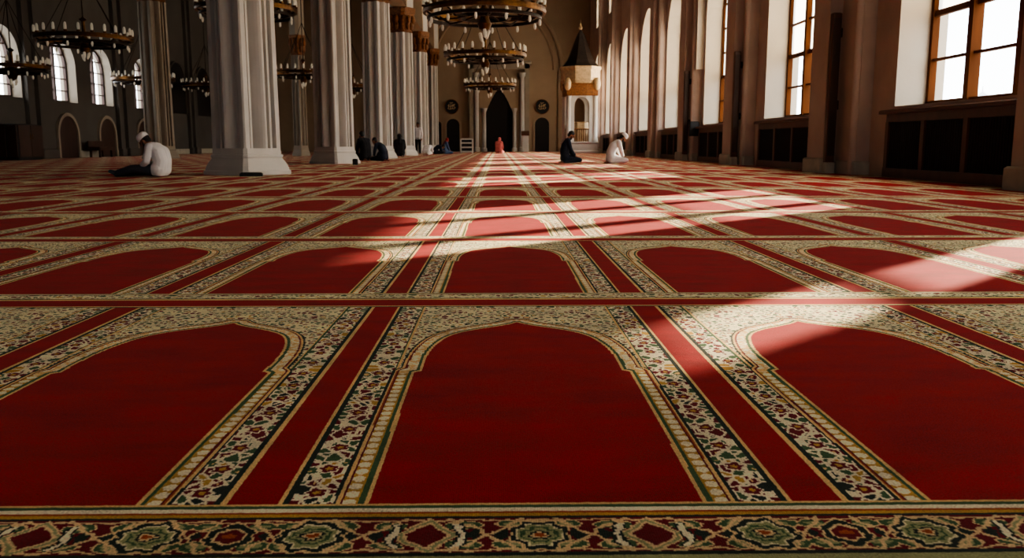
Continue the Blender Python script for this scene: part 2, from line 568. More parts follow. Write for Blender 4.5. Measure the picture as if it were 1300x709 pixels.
ZSILL, ZSPR, WIN_W = 1.24, 4.75, 4.15
FARS = [9.75, 15.57, 23.2, 30.1, 37.0, 43.8, 50.8, 57.4, 64.4]
R_OPS = []
for i, fe in enumerate(FARS):
    w = 1.36 if i == 0 else WIN_W  # first opening is out of view, narrowed to shape the sun patch
    R_OPS.append((fe - w, fe, ZSILL, ZSPR + (1.2 if i == 0 else 0), 'round'))
R_OPS.append((.6, 5.0, ZSILL, ZSPR - .8, 'round'))  # unseen near opening, added for skylight on the front carpet
N_MAIN = len(R_OPS) - 1
C_OPS = [((R_OPS[i][0] + R_OPS[i][1]) / 2 - 1.3, (R_OPS[i][0] + R_OPS[i][1]) / 2 + 1.3, 8.7, 10.6, 'round') for i in range(1, N_MAIN)]  # upper windows added to light the columns and floor
posR = lambda s, d, z: (XR + d, s, z)
wall_open('wall_right', M['wall_r'], M['reveal'], posR, YF - .5, YB + .5, -.02, 8.0, R_OPS, .85)
wall_open('wall_right_upper', M['wall_r'], M['reveal'], posR, YF - .5, YB + .5, 8.0, ZT, C_OPS, .85)

ZFROST = ZSILL + 2 * .79  # added frosting starts here and trims the sun patches


def window(name, op, pos, dep, lights, step, zfrost, m, frost=True):
    """mullioned window with an arched head: frame plus one pane per light"""
    a, b, zs, zp, kind = op
    root = struct(empty(name, pos((a + b) / 2, dep, zs)))
    o0 = Vector(pos((a + b) / 2, dep, zs))
    P = lambda s, d, z: tuple(Vector(pos(s, dep + d, z)) - o0)
    fr = MB()
    def bar(s0, s1, z0, z1, d0=-.06, d1=.06):
        fr.add([P(s, d, z) for z in (z0, z1) for d in (d0, d1) for s in (s0, s1)],
               [(0, 2, 3, 1), (4, 5, 7, 6), (0, 1, 5, 4), (2, 6, 7, 3), (0, 4, 6, 2), (1, 3, 7, 5)])
    t = .09
    bar(a, a + t, zs, zp); bar(b - t, b, zs, zp); bar(a, b, zs, zs + t)
    lw = (b - a) / lights
    for k in range(1, lights):
        s = a + lw * k
        bar(s - .07, s + .07, zs, arch_z(op, s) - .02, -.1, .08)
    z = zs + step
    while z < arch_z(op, (a + b) / 2) - .2:
        half = (b - a) / 2
        if z > zp and kind == 'round': half = math.sqrt(max(.01, half * half - (z - zp) ** 2))
        c = (a + b) / 2
        tt = .05 if abs(z - zfrost) < step / 2 else .022
        bar(c - half + .02, c + half - .02, z - tt, z + tt, -.04, .04)
        z += step
    N = 16
    ss = [a + (b - a) * (1 - math.cos(PI * i / N)) / 2 for i in range(N + 1)]
    c = (a + b) / 2
    for u, v in zip(ss, ss[1:]):
        zu, zv = arch_z(op, u), arch_z(op, v)
        k = 1 - t / ((b - a) / 2)
        u2, v2, zu2, zv2 = c + (u - c) * k, c + (v - c) * k, zp + (zu - zp) * k, zp + (zv - zp) * k
        fr.add([P(u, -.06, zu), P(v, -.06, zv), P(v2, -.06, zv2), P(u2, -.06, zu2), P(u, .06, zu), P(v, .06, zv), P(v2, .06, zv2), P(u2, .06, zu2)],
               [(0, 1, 2, 3), (7, 6, 5, 4), (0, 4, 5, 1), (3, 2, 6, 7)])
    fr.build('window_frame', m, root)
    for k in range(lights):
        s0, s1 = a + lw * k + .05, a + lw * (k + 1) - .05
        z1 = zfrost if frost else min(arch_z(op, s0), arch_z(op, s1), zp)
        MB().add([P(s0, 0, zs + .05), P(s1, 0, zs + .05), P(s1, 0, z1), P(s0, 0, z1)], [(0, 1, 2, 3)]).build('window_pane', M['glass'], root)
    up = MB(); lo = zfrost if frost else zp
    for u, v in zip(ss, ss[1:]):
        up.add([P(u, .02, lo), P(v, .02, lo), P(v, .02, arch_z(op, v) - .01), P(u, .02, arch_z(op, u) - .01)], [(0, 1, 2, 3)])
    up.build('arched_pane', M['frost'] if frost else M['glass'], root)
    return root


nwin = 1
for i, op in enumerate(R_OPS):
    window('window_%d' % nwin, op, posR, .6, 1 if i == 0 else 3, .79, 2.38 if i == 0 else ZFROST, M['frame']); nwin += 1  # first is unseen and narrowed for the sun patch, near one is added for skylight
for op in C_OPS: window('window_%d' % nwin, op, posR, .6, 2, .79, op[2] + .1, M['frame']); nwin += 1  # added upper windows, there for light

posF = lambda s, d, z: (s, YF - d, z)
F_OPS = [(x - 1.6, x + 1.6, 2.4, 6.4, 'round') for x in (-5.0, 0.0)]  # unseen windows behind the camera, added as fill light
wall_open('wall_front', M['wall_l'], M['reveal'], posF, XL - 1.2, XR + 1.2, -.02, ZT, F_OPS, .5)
for op in F_OPS: window('window_%d' % nwin, op, posF, .3, 2, .79, 9, M['frame'], frost=False); nwin += 1  # added unseen windows behind the camera, for fill light

# pilasters on the piers of the right wall
ntrim = 1
def trim(mb, m, smooth=False):
    global ntrim
    o = struct(mb.build('trim_%d' % ntrim, m, None, smooth)); ntrim += 1
    return o


def pilaster(a0, a1, c0, c1, x1=6.8, x2=6.55):
    """stepped pier: broad layer, rounded corner shafts, projecting core"""
    mb = MB()
    mb.box(x1, XR + .05, a0, a1, 0, ZT - .01)
    mb.box(x2, x1 + .05, c0, c1, 0, ZT - .01)
    mb.lathe([(.10, 0), (.10, ZT - .01)], 16, (x1, a0 + .12, 0))
    mb.lathe([(.10, 0), (.10, ZT - .01)], 16, (x1, a1 - .12, 0))
    mb.box(x1 - .01, XR, a0 - .02, a1 + .02, 1.02, 1.035)
    trim(mb, M['wall_r'], True)
    pb = MB()
    pb.bbox(x1 - .06, XR + .02, a0 - .06, a1 + .06, 0, .26, .03)
    pb.bbox(x2 - .07, x1, c0 - .07, c1 + .07, 0, .30, .03)
    trim(pb, M['plinth'])


PIERS = []
CORE = [11.05, 18.45, 25.5, 31.95, 38.4, 44.95, 51.6, 58.1, 65.0]
for i in range(len(FARS) - 1):
    lo, hi = FARS[i], R_OPS[i + 1][0]
    c1 = CORE[i]; c0 = c1 - (.7 if i == 0 else .9)
    a0 = max(lo + .12, min(lo + .95, c0 - .6)); a1 = min(hi - .1, c1 + .45)
    c0 = max(c0, a0 + .1)
    pilaster(a0, a1, c0, c1)
    if i: PIERS.append((a0, c0))
struct(MB().box(XR - .05, XR + .02, YF, 10, 0, .3).build('baseboard_right', M['plinth']))

# radiator covers under the windows
RC_LABELS = ['wooden radiator cover with three black panels under the nearest right window',
             'wooden radiator cover with black panels behind the nearest tall dark column loudspeaker',
             'wooden radiator cover under the third right window from the front, behind the second column loudspeaker',
             'wooden radiator cover under the fourth right window, left of the small loudspeaker box',
             'dark radiator cover under the fifth right window from the front',
             'dark radiator cover under the sixth right window, right of the white-capped man',
             'dark radiator cover under the window nearest the white pulpit']
for i in range(1, 8):
    a, b = R_OPS[i][0], R_OPS[i][1]
    r = thing('radiator_cover', RC_LABELS[i - 1], 'radiator cover', (XR - .06, (a + b) / 2, 0), 0, 'radiator covers under the right windows')
    hw = (b - a) / 2 - .06
    mb = MB()
    mb.box(-.12, .05, -hw, hw, 0, .16); mb.box(-.10, .05, -hw, hw, .96, 1.10)
    for k in range(4):
        y = -hw + (2 * hw - .12) * k / 3
        mb.box(-.11, .05, y, y + .12, .16, .96)
    mb.build('frame', M['wood'], r)
    MB().bbox(-.2, .06, -hw - .18, hw + .12, 1.10, 1.17, .02).build('ledge', M['wood'], r)
    for k in range(3):
        y0 = -hw + (2 * hw - .12) * k / 3 + .12; y1 = -hw + (2 * hw - .12) * (k + 1) / 3
        g = MB().box(-.075, .03, y0, y1, .16, .96)
        ns = 16
        for q in range(ns): 
            yy = y0 + (y1 - y0) * (q + .3) / ns
            g.box(-.085, -.07, yy, yy + (y1 - y0) / ns * .45, .18, .94)
        g.build('grille_panel', M['grille'], r)

# tall dark column loudspeakers on brackets, one per pier
SP_LABELS = ['tall dark column loudspeaker on wall brackets beside the nearest right window',
             'tall dark column loudspeaker on wall brackets between second and third right windows',
             'tall dark column loudspeaker above the small black loudspeaker box']
first = None
for (a0, c0), lab in zip(PIERS[:3], SP_LABELS):
    loc = (6.6, c0 - .2, 0)
    if first is None:
        first = thing('column_loudspeaker', lab, 'loudspeaker', loc, 0, 'column loudspeakers on the right piers')
        MB().bbox(-.09, .09, -.07, .07, .22, 3.1, .015).build('cabinet', M['wood'], first)
        MB().box(-.075, .075, -.078, -.068, .35, 3.0).build('front_grille', M['darkwood'], first)
        for z in (1.35, 2.75):
            bm_ = MB(); bm_.tube([(.07, .03, z), (.12, .08, z), (.16, .19, z)], .022); bm_.bbox(.1, .22, .16, .2, z - .09, z + .09, .01)
            bm_.build('bracket', M['black'], first)
        MB().bbox(-.1, .1, -.09, .09, 0, .22, .02).build('foot', M['plinth'], first)
    else:
        dup(first, loc, None, lab)
r = thing('loudspeaker_box', 'small black loudspeaker box low on the pier beneath the cream hanging strip', 'loudspeaker', (6.78, 30.3, .85))
MB().bbox(-.17, .17, -.11, .11, 0, .5, .03).build('cabinet', M['black'], r)
MB().lathe([(.11, 0), (.11, .02), (.08, .03), (.03, .012)], 16).build('speaker_cone', M['grille'], r, False, (0, -.11, .2)).rotation_euler = (PI / 2, 0, 0)
MB().tube([(.1, .1, .3), (.2, .16, .3), (.24, .15, .3)], .025).build('bracket', M['black'], r)
r = thing('hanging_strip', 'long narrow cream strip hanging high on a right pier', 'banner', (6.92, 30.3, 3.1))  # cream strip added to stand for light on the pier face
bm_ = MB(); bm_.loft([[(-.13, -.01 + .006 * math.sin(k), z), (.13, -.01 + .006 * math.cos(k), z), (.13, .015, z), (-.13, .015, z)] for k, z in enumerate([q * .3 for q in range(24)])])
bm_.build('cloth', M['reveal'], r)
MB().tube([(-.16, 0, 6.9), (.16, 0, 6.9)], .02).build('rod', M['iron'], r)  # made-up rod topping the added light strip

# ------------------------------------------------------------------ left wall
posL = lambda s, d, z: (XL - d, s, z)
LW = [(32.1, 34.36), (36.52, 38.82), (40.18, 42.38), (44.84, 46.95)]
LB = [(49.44, 51.91), (53.79, 56.41)]
L_OPS = [(a, b, 2.34, 3.82, 'round') for a, b in LW]
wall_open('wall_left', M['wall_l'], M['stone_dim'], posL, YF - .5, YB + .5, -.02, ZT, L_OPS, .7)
for op in L_OPS:
    window('window_%d' % nwin, op, posL, .45, 2, .5, 9, M['darkwood'], frost=False); nwin += 1


def blind_arch(a, b, zs, zp, kind, name, depth_m, sur_m, sw=.14):
    """arched leaf set on the left wall with a raised surround"""
    root = struct(empty(name, (XL, (a + b) / 2, zs)))
    op = (a, b, zs, zp, kind); c = (a + b) / 2
    N = 16; ss = [a + (b - a) * (1 - math.cos(PI * i / N)) / 2 for i in range(N + 1)]
    loop = [(a, zs), (b, zs)] + [(s, arch_z(op, s)) for s in reversed(ss)]
    MB().loft([[(x, s - c, z - zs) for s, z in loop] for x in (.02, .06)]).build('door_leaf', depth_m, root)
    k = 1 + sw / ((b - a) / 2)
    sm = MB()
    path = [(a, zs)] + [(s, arch_z(op, s)) for s in ss] + [(b, zs)]
    outer = [(c + (s - c) * k, zs if q in (0, len(path) - 1) else zp + (z - zp) * k) for q, (s, z) in enumerate(path)]
    rings = [[(.0, i[0] - c, i[1] - zs), (.12, i[0] - c, i[1] - zs), (.12, o_[0] - c, o_[1] - zs), (.0, o_[0] - c, o_[1] - zs)] for i, o_ in zip(path, outer)]
    sm.loft(rings).build('surround', sur_m, root)
    return root


ndoor = 1
for c in (37.6, 41.35, 45.6):
    blind_arch(c - .8, c + .8, 0, .95, 'round', 'door_%d' % ndoor, M['darkwood'], M['stone_dim']); ndoor += 1
for a, b in LB:
    blind_arch(a, b, 2.3, 3.9, 'round', 'window_%d' % nwin, M['grille'], M['wall_l'], .1); nwin += 1
for c, w in ((35.4, 1.9), (43.5, 1.9), (48.2, 1.5), (52.85, 1.2), (58.6, 1.4), (30.6, 1.6)):
    mb = MB()
    mb.box(XL - .05, XL + .18, c - w / 2, c + w / 2, 0, ZT - .01)
    mb.box(XL - .05, XL + .34, c - w / 4, c + w / 4, 0, ZT - .01)
    mb.bbox(XL - .05, XL + .26, c - w / 2 - .06, c + w / 2 + .06, 0, .36, .03)
    mb.bbox(XL - .05, XL + .42, c - w / 4 - .06, c + w / 4 + .06, 0, .4, .03)
    trim(mb, M['wall_l'])
struct(MB().box(XL - .02, XL + .05, YF, YB, 0, .3).build('baseboard_left', M['plinth']))

r = thing('cabinet', 'large dark cupboard against the left wall at picture edge', 'cabinet', (XL + .75, 32.5, 0))
MB().bbox(-.4, .4, -.85, .85, .08, 1.3, .02).build('carcass', M['black'], r)
for s in (-1, 1):
    d = MB().bbox(.4, .43, min(s * .02, s * .82), max(s * .02, s * .82), .12, 1.26, .01).build('door', M['darkwood'], r)
    MB().tube([(.45, s * .08, .75), (.45, s * .08, .95)], .012).build('handle', M['brass'], d)
    d2 = MB().bbox(s * .2 - .18, s * .2 + .18, -.88, -.85, .12, 1.26, .01).build('side_panel', M['darkwood'], r)
MB().box(-.36, .36, -.8, .8, 0, .08).build('plinth', M['black'], r)
r = thing('floor_stand', 'thin pale upright stand in front of the dark cupboard', 'stand', (-16.45, 29.0, 0))
MB().tube([(0, 0, .02), (0, 0, 1.08)], .03).build('pole', M['stone_dim'], r)
MB().lathe([(.16, 0), (.16, .02), (.04, .05)], 16).build('base', M['iron'], r)
r = thing('bench', 'low dark bench against the left wall between two arched doors', 'bench', (XL + .55, 39.5, 0))
MB().bbox(-.25, .25, -.65, .65, .3, .46, .03).build('seat', M['darkwood'], r)
MB().bbox(-.3, -.24, -.65, .65, .3, .72, .02).build('backrest', M['darkwood'], r)
for x in (-.2, .2):
    for y in (-.58, .58): MB().box(x - .04, x + .04, y - .04, y + .04, 0, .3).build('leg', M['darkwood'], r)

# ------------------------------------------------------------------ columns
XC, YC0, DY = -4.83, 16.95, 9.35
ROT = math.radians(13)


def sq(hd, z, ch=.06, rot=ROT):
    """square with its corners on the axes, slightly chamfered corners"""
    pts = []
    for k in range(4):
        A = Vector((math.cos(k * PI / 2), math.sin(k * PI / 2))) * hd
        B = Vector((math.cos((k + 1) * PI / 2), math.sin((k + 1) * PI / 2))) * hd
        for t in (ch, 1 - ch):
            p = A.lerp(B, t); p.rotate(Matrix.Rotation(rot, 2)); pts.append((p.x, p.y, z))
    return pts


def ribbed(hd, z, rot=ROT):
    prof = [(.03, 0), (.14, 0), (.145, -.13), (.20, -.13), (.205, -.05), (.26, -.05), (.265, -.16), (.32, -.16)]
    n = 9
    half = [(.32 + .36 * i / n, -.16 + .25 * math.sin(PI * i / n)) for i in range(1, n)]
    prof = prof + half + [(1 - t, o_) for t, o_ in reversed(prof)]
    pts = []
    for k in range(4):
        A = Vector((math.cos(k * PI / 2), math.sin(k * PI / 2))) * hd
        B = Vector((math.cos((k + 1) * PI / 2), math.sin((k + 1) * PI / 2))) * hd
        nrm = (A + B).normalized(); L = (B - A).length
        for t, of in prof:
            p = A.lerp(B, t) + nrm * of * L; p.rotate(Matrix.Rotation(rot, 2)); pts.append((p.x, p.y, z))
    return pts


def column(name, label, cat, loc, k=1.0, zc=6.1, zt=7.3, m=None, group=None):
    r = thing(name, label, cat, loc, 0, group)
    m = m or M['stone']
    B = [(.86, 0), (.86, .075), (.83, .085), (.80, .17), (.75, .24), (.70, .30), (.685, .325), (.71, .335), (.71, .375), (.675, .385), (.665, .47), (.66, .50)]
    MB().loft([sq(h * k, z) for h, z in B]).build('base', m, r)
    MB().loft([ribbed(.645 * k, .50), ribbed(.63 * k, 2.5), ribbed(.61 * k, zc)]).build('shaft', m, r)
    C = [(.62, zc), (.66, zc + .04), (.63, zc + .1), (.66, zc + .5), (.78, zc + .85), (.86, zc + .95), (.86, zt)]
    cp = MB().loft([sq(h * k, z, .12) for h, z in C])
    for q in range(12):
        g = 2 * PI * q / 12 + ROT
        for zz, rr in ((zc + .3, .58), (zc + .62, .66)):
            cp.ell((math.cos(g) * rr * k, math.sin(g) * rr * k, zz), (.11 * k, .11 * k, .2), 8, 6)
    cp.build('capital', M['gold'], r)
    MB().loft([sq(.8 * k, zt, .2), sq(.8 * k, ZT - .02, .2)]).build('impost', m, r)
    return r


CL = ['massive white ribbed column nearest the camera, black case at its foot',
      'white ribbed column, second in the row from the front, small black box at its foot',
      'white ribbed column, third in the row, just right of the two dark-robed seated people',
      'white ribbed column with gold capital, fourth in the row, left of the standing person',
      'white ribbed column with gold capital, fifth in the row, right of the standing person',
      'slender-looking white column with gold capital, last in the row by the back wall']
for i in range(6):
    k = (1.0, .93, .93, .93, .9, .9)[i]
    column('column', CL[i], 'column', (XC - (.05 if i == 1 else 0), YC0 + DY * i, 0), k, group='columns along the nave')
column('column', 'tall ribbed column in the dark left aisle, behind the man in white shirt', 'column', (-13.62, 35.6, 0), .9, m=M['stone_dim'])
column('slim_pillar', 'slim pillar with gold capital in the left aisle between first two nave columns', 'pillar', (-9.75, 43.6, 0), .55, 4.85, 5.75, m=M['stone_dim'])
# arcade wall over the columns
A_OPS = [(YC0 + DY * i + .85, YC0 + DY * (i + 1) - .85, 7.25, 7.3, 'round') for i in range(-1, 5)] + [(YC0 - 3 * DY + 1, YC0 - 2 * DY - .85, 7.25, 7.3, 'round'), (YC0 - 2 * DY + 1, YC0 - DY - .85, 7.25, 7.3, 'round')]
wall_open('wall_arcade', M['wall_b'], M['wall_b'], lambda s, d, z: (XC + .35 - d, s, z), YF - .5, YB + .5, 7.25, ZT, A_OPS, .7)

# ------------------------------------------------------------------ back wall with prayer niche
struct(MB().box(XL - 1.2, XR + 1.2, YB, YB + .6, -.02, ZT).build('wall_back', M['wall_b']))
mb = MB()
for cx, R in ((-.3, 5.2),):
    path = [(cx + R * math.cos(t), YB - .08, 6.2 + R * 1.05 * math.sin(t)) for t in [PI * i / 32 for i in range(33)]]
    mb.tube(path, .16, 8)
    path = [(cx + (R - .6) * math.cos(t), YB - .05, 6.2 + (R - .6) * 1.05 * math.sin(t)) for t in [PI * i / 32 for i in range(33)]]
    mb.tube(path, .1, 8)
    for sx in (-1, 1): mb.box(cx + sx * R - .25, cx + sx * R + .25, YB - .2, YB + .1, 0, 6.2)
trim(mb, M['wall_b'], True)

nx = .12
r = thing('prayer_niche', 'tall stone prayer niche with stepped pointed arch in the back wall', 'mihrab', (nx, YB, 0))
fr = MB()
fr.box(-2.3, -1.95, -.4, .02, 0, 6.6); fr.box(1.95, 2.3, -.4, .02, 0, 6.6); fr.box(-2.3, 2.3, -.4, .02, 6.25, 6.6)
fr.bbox(-2.45, 2.45, -.5, .02, 6.6, 6.85, .04)
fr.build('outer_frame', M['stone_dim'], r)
f2 = MB(); f2.box(-1.55, -1.35, -.28, .02, 0, 5.7); f2.box(1.35, 1.55, -.28, .02, 0, 5.7); f2.box(-1.55, 1.55, -.28, .02, 5.5, 5.7)
f2.build('inner_frame', M['wall_b'], r)
steps = [(0, 4.75)]
k = 7
for q in range(k):
    w0 = 1.02 * ((q + 1) / k) ** .9; z0 = 4.75 - (4.75 - 3.0) * (q / k) ** 1.25; z1 = 4.75 - (4.75 - 3.0) * ((q + 1) / k) ** 1.25
    steps += [(w0 - .06, (z0 + z1) / 2 + .05), (w0, z1)]
half = steps + [(1.02, 0)]
loop = [(x, z) for x, z in half] + [(-x, z) for x, z in reversed(half[1:])]
MB().loft([[(x, -.06, z) for x, z in loop], [(x, -.005, z) for x, z in loop]]).build('niche_recess', M['grille'], r)  # flat black sheet, the hollow's shade put into its colour
sp = MB()
for sx in (-1, 1):
    pts = [(sx * 1.35, 5.5)] + [(0, 5.5)] + [(sx * x, z) for x, z in half[:-1]] + [(sx * 1.35, 3.0)]
    sp.loft([[(x, -.2, z) for x, z in pts], [(x, -.03, z) for x, z in pts]])
sp.build('stepped_arch', M['wall_b'], r)
for sx in (-1, 1):
    MB().lathe([(.22, 0), (.22, .25), (.15, .3), (.14, 3.0), (.2, 3.1), (.24, 3.3)], 14).build('jamb_column', M['stone'], r, True, (sx * 1.16, -.3, 0))
    MB().lathe([(.26, 0), (.26, .3), (.18, .36), (.17, 5.6), (.24, 5.7), (.28, 5.95)], 14).build('frame_column', M['stone'], r, True, (sx * 1.75, -.35, 0))

md = None
for x, lab in ((-3.55, 'round dark calligraphy medallion left of the prayer niche'), (3.42, 'round dark calligraphy medallion with gold script right of the prayer niche')):
    if md is None:
        md = thing('calligraphy_medallion', lab, 'medallion', (x, YB - .06, 3.42), 0, 'round medallions on the back wall')
        d = MB().lathe([(.56, -.02), (.56, .05), (.50, .07), (.48, .04), (.02, .04)], 32).build('disc', M['black'], md, True); d.rotation_euler = (PI / 2, 0, 0)
        ri = MB().tube([(.54 * math.cos(2 * PI * q / 40), .54 * math.sin(2 * PI * q / 40), .06) for q in range(41)], .025, 8).build('rim', M['gold'], md, True); ri.rotation_euler = (PI / 2, 0, 0)
        cg = MB()
        for pts in ([(-.3, -.12), (-.15, -.2), (.05, -.15), (.2, -.18), (.3, -.05)], [(-.22, -.1), (-.2, .2)], [(-.08, -.16), (-.05, .22)],
                    [(.08, -.15), (.1, .2)], [(.22, -.1), (.2, .12), (.1, .06)], [(-.3, .08), (-.1, .0), (.1, .1), (.28, .2)], [(-.15, .3), (0, .27), (.12, .31)]):
            cg.tube([(x_, -.075, z_) for x_, z_ in pts], .022, 6)
        cg.build('script', M['gilt'], md)
    else: dup(md, (x, YB - .06, 3.42), None, lab)


def back_door(cx, w, zt, name):
    root = struct(empty(name, (cx, YB, 0)))
    R = w / 2; zp = zt - R
    loop = [(-R, 0), (R, 0)] + [(R * math.cos(PI * i / 14), zp + R * math.sin(PI * i / 14)) for i in range(15)]
    MB().loft([[(x, -.05, z) for x, z in loop], [(x, -.01, z) for x, z in loop]]).build('door_leaf', M['grille'], root)
    path = [(R, 0)] + [(R * math.cos(PI * i / 14), zp + R * math.sin(PI * i / 14)) for i in range(15)] + [(-R, 0)]
    k = 1.25
    MB().loft([[(x, -.1, z), (x, 0, z), (x * k, 0, zp + (z - zp) * k if z > zp else z), (x * k, -.1, zp + (z - zp) * k if z > zp else z)] for x, z in path]).build('surround', M['wall_b'], root)


for cx, w, zt in ((-3.45, 1.0, 2.5), (3.42, 1.1, 2.6), (-4.6, .5, 2.3), (-9.5, 1.3, 3.2), (-13, 1.3, 3.2)):
    back_door(cx, w, zt, 'door_%d' % ndoor); ndoor += 1

# ------------------------------------------------------------------ white pulpit tower
r = thing('pulpit', 'white pulpit tower with conical dark roof and gilt cornice near back right', 'pulpit', (5.3, 57.0, 0), math.radians(4))
def octa(R, z, n=8, off=PI / 8): return [(R * math.cos(2 * PI * j / n + off), R * math.sin(2 * PI * j / n + off), z) for j in range(n)]
MB().loft([[(x * h, y * h, z) for x, y in ((-1, -1), (1, -1), (1, 1), (-1, 1))] for h, z in ((1.08, 0), (1.08, .12), (1.02, .18), (1.02, .62), (1.08, .66), (1.08, .74))]).build('plinth', M['stone'], r)
for x in (-.86, .86):
    for y in (-.86, .86): MB().lathe([(.2, .74), (.2, .9), (.16, .96), (.15, 3.5), (.2, 3.6)], 14, (x, y, 0)).build('pillar', M['stone'], r, True)
for q in range(4):
    Rm = Matrix.Rotation(q * PI / 2, 3, 'Z')
    op_ = (-.48, .48, .74, 2.95, 'round')
    ss = [-.48 + .96 * (1 - math.cos(PI * i / 14)) / 2 for i in range(15)]
    A = [(-.72, .74), (-.48, .74)] + [(u, 2.95 + .6 * math.sqrt(max(0, 1 - (u / .48) ** 2))) for u in ss] + [(.48, .74), (.72, .74), (.72, 3.65), (-.72, 3.65)]
    sm = MB()
    top = [(u, 2.95 + .6 * math.sqrt(max(0, 1 - (u / .48) ** 2))) for u in ss]
    for (u, z), (u2, z2) in zip(top, top[1:]):
        sm.add([tuple(Rm @ Vector((a_, d_, c_))) for d_ in (-.90, -.80) for a_, c_ in ((u, z), (u2, z2), (u2, 3.65), (u, 3.65))], [(0, 1, 2, 3), (7, 6, 5, 4), (0, 4, 5, 1)])
    for x0, x1 in ((-.74, -.48), (.48, .74)):
        sm.add([tuple(Rm @ Vector((a_, d_, c_))) for c_ in (.74, 3.65) for d_ in (-.90, -.80) for a_ in (x0, x1)], [(0, 2, 3, 1), (4, 5, 7, 6), (0, 1, 5, 4), (2, 6, 7, 3), (0, 4, 6, 2), (1, 3, 7, 5)])
    sm.build('arched_screen', M['stone'], r)
    bl = MB()
    for t in range(7):
        p = Rm @ Vector((-.42 + .84 * t / 6, -.85, 0)); bl.lathe([(.022, .74), (.032, 1.05), (.018, 1.3), (.022, 1.5)], 6, (p.x, p.y, 0))
    bl.tube([tuple(Rm @ Vector((u, -.85, 1.53))) for u in (-.5, .5)], .04, 6)
    bl.build('balustrade', M['gold'], r)
MB().loft([octa(.6, .74), octa(.6, 1.95), octa(.5, 2.0)]).build('inner_drum', M['gilt'], r)
MB().loft([[(x * h, y * h, z) for x, y in ((-1, -1), (1, -1), (1, 1), (-1, 1))] for h, z in ((.98, 3.62), (1.0, 3.7), (1.0, 4.3), (1.06, 4.4))]).build('frieze', M['gold'], r)
for x in (-.94, .94):
    for y in (-.94, .94): MB().ell((x, y, 4.35), (.24, .24, .42), 12, 8).build('corner_capital', M['gilt'], r, True)
MB().loft([octa(1.15, 4.4), octa(1.3, 4.6), octa(1.3, 5.2), octa(1.38, 5.32), octa(1.38, 5.45)]).build('cornice', M['gilt'], r)
MB().loft([octa(1.3, 5.45), octa(1.08, 5.62), octa(.88, 5.9), octa(.7, 6.3), octa(.5, 6.85), octa(.3, 7.35), octa(.1, 7.7), octa(.04, 7.8)]).build('roof', M['slate'], r)
MB().lathe([(.03, 7.75), (.1, 7.85), (.12, 7.93), (.04, 8.02), (.07, 8.1), (.02, 8.2), (.012, 8.4)], 12).build('finial', M['gilt'], r, True)

# white slatted book stand and bits by the back
r = thing('book_stand', 'small white shelf with dark gaps standing left of the prayer niche', 'shelf', (-1.95, 55.0, 0))
for x in (-.4, .33): MB().bbox(x, x + .07, -.16, .16, 0, .9, .01).build('side_panel', M['stone'], r)
for z in (.06, .33, .60, .84): MB().bbox(-.33, .33, -.16, .16, z, z + .09, .01).build('shelf', M['stone'], r)
MB().box(-.33, .33, .12, .15, .06, .9).build('back_panel', M['black'], r)
r = thing('lectern', 'small stone lectern block with brown top, right of the prayer niche', 'lectern', (2.05, 65.5, 0))
MB().bbox(-.24, .24, -.2, .2, 0, 1.2, .02).build('body', M['stone'], r)
MB().loft([[(-.3, -.26, 1.2), (.3, -.26, 1.2), (.3, .26, 1.2), (-.3, .26, 1.2)], [(-.3, -.26, 1.3), (.3, -.26, 1.3), (.3, .26, 1.55), (-.3, .26, 1.55)]]).build('top', M['wood'], r)

# small dark things at the column feet
mb = MB()
mb.loft([[(x, y, z) for x, y, z in ((-.2, -.08, 0), (.2, -.08, 0), (.2, .08, 0), (-.2, .08, 0))], [(-.2, -.08, .05), (.2, -.08, .05), (.2, .08, .05), (-.2, .08, .05)], [(-.17, -.06, .07), (.17, -.06, .07), (.17, .06, .07), (-.17, .06, .07)]])
o = mb.build('case', M['black'], None, False, (-4.48, 15.93, 0)); o.rotation_euler = (0, 0, math.radians(10)); tag(o, 'flat black case lying at the foot of the nearest column', 'case')
o = MB().bbox(-.07, .07, -.07, .07, 0, .17, .02).build('box', M['black'], None, False, (-4.0, 24.6, 0)); tag(o, 'small black box at the foot of the second column', 'box')
o = MB().bbox(-.1, .1, -.08, .08, 0, .08, .02).build('box', M['black'], None, False, (-4.47, 34.2, 0)); tag(o, 'tiny flat dark box at the foot of the third column', 'box')

# ------------------------------------------------------------------ chandeliers
def from_pixel(px, py, depth):
    v = Vector(((px - 650) / F, (354.5 - py) / F, -1)) * depth
    return tuple(Vector(cam.location) + cam.rotation_euler.to_matrix() @ v)


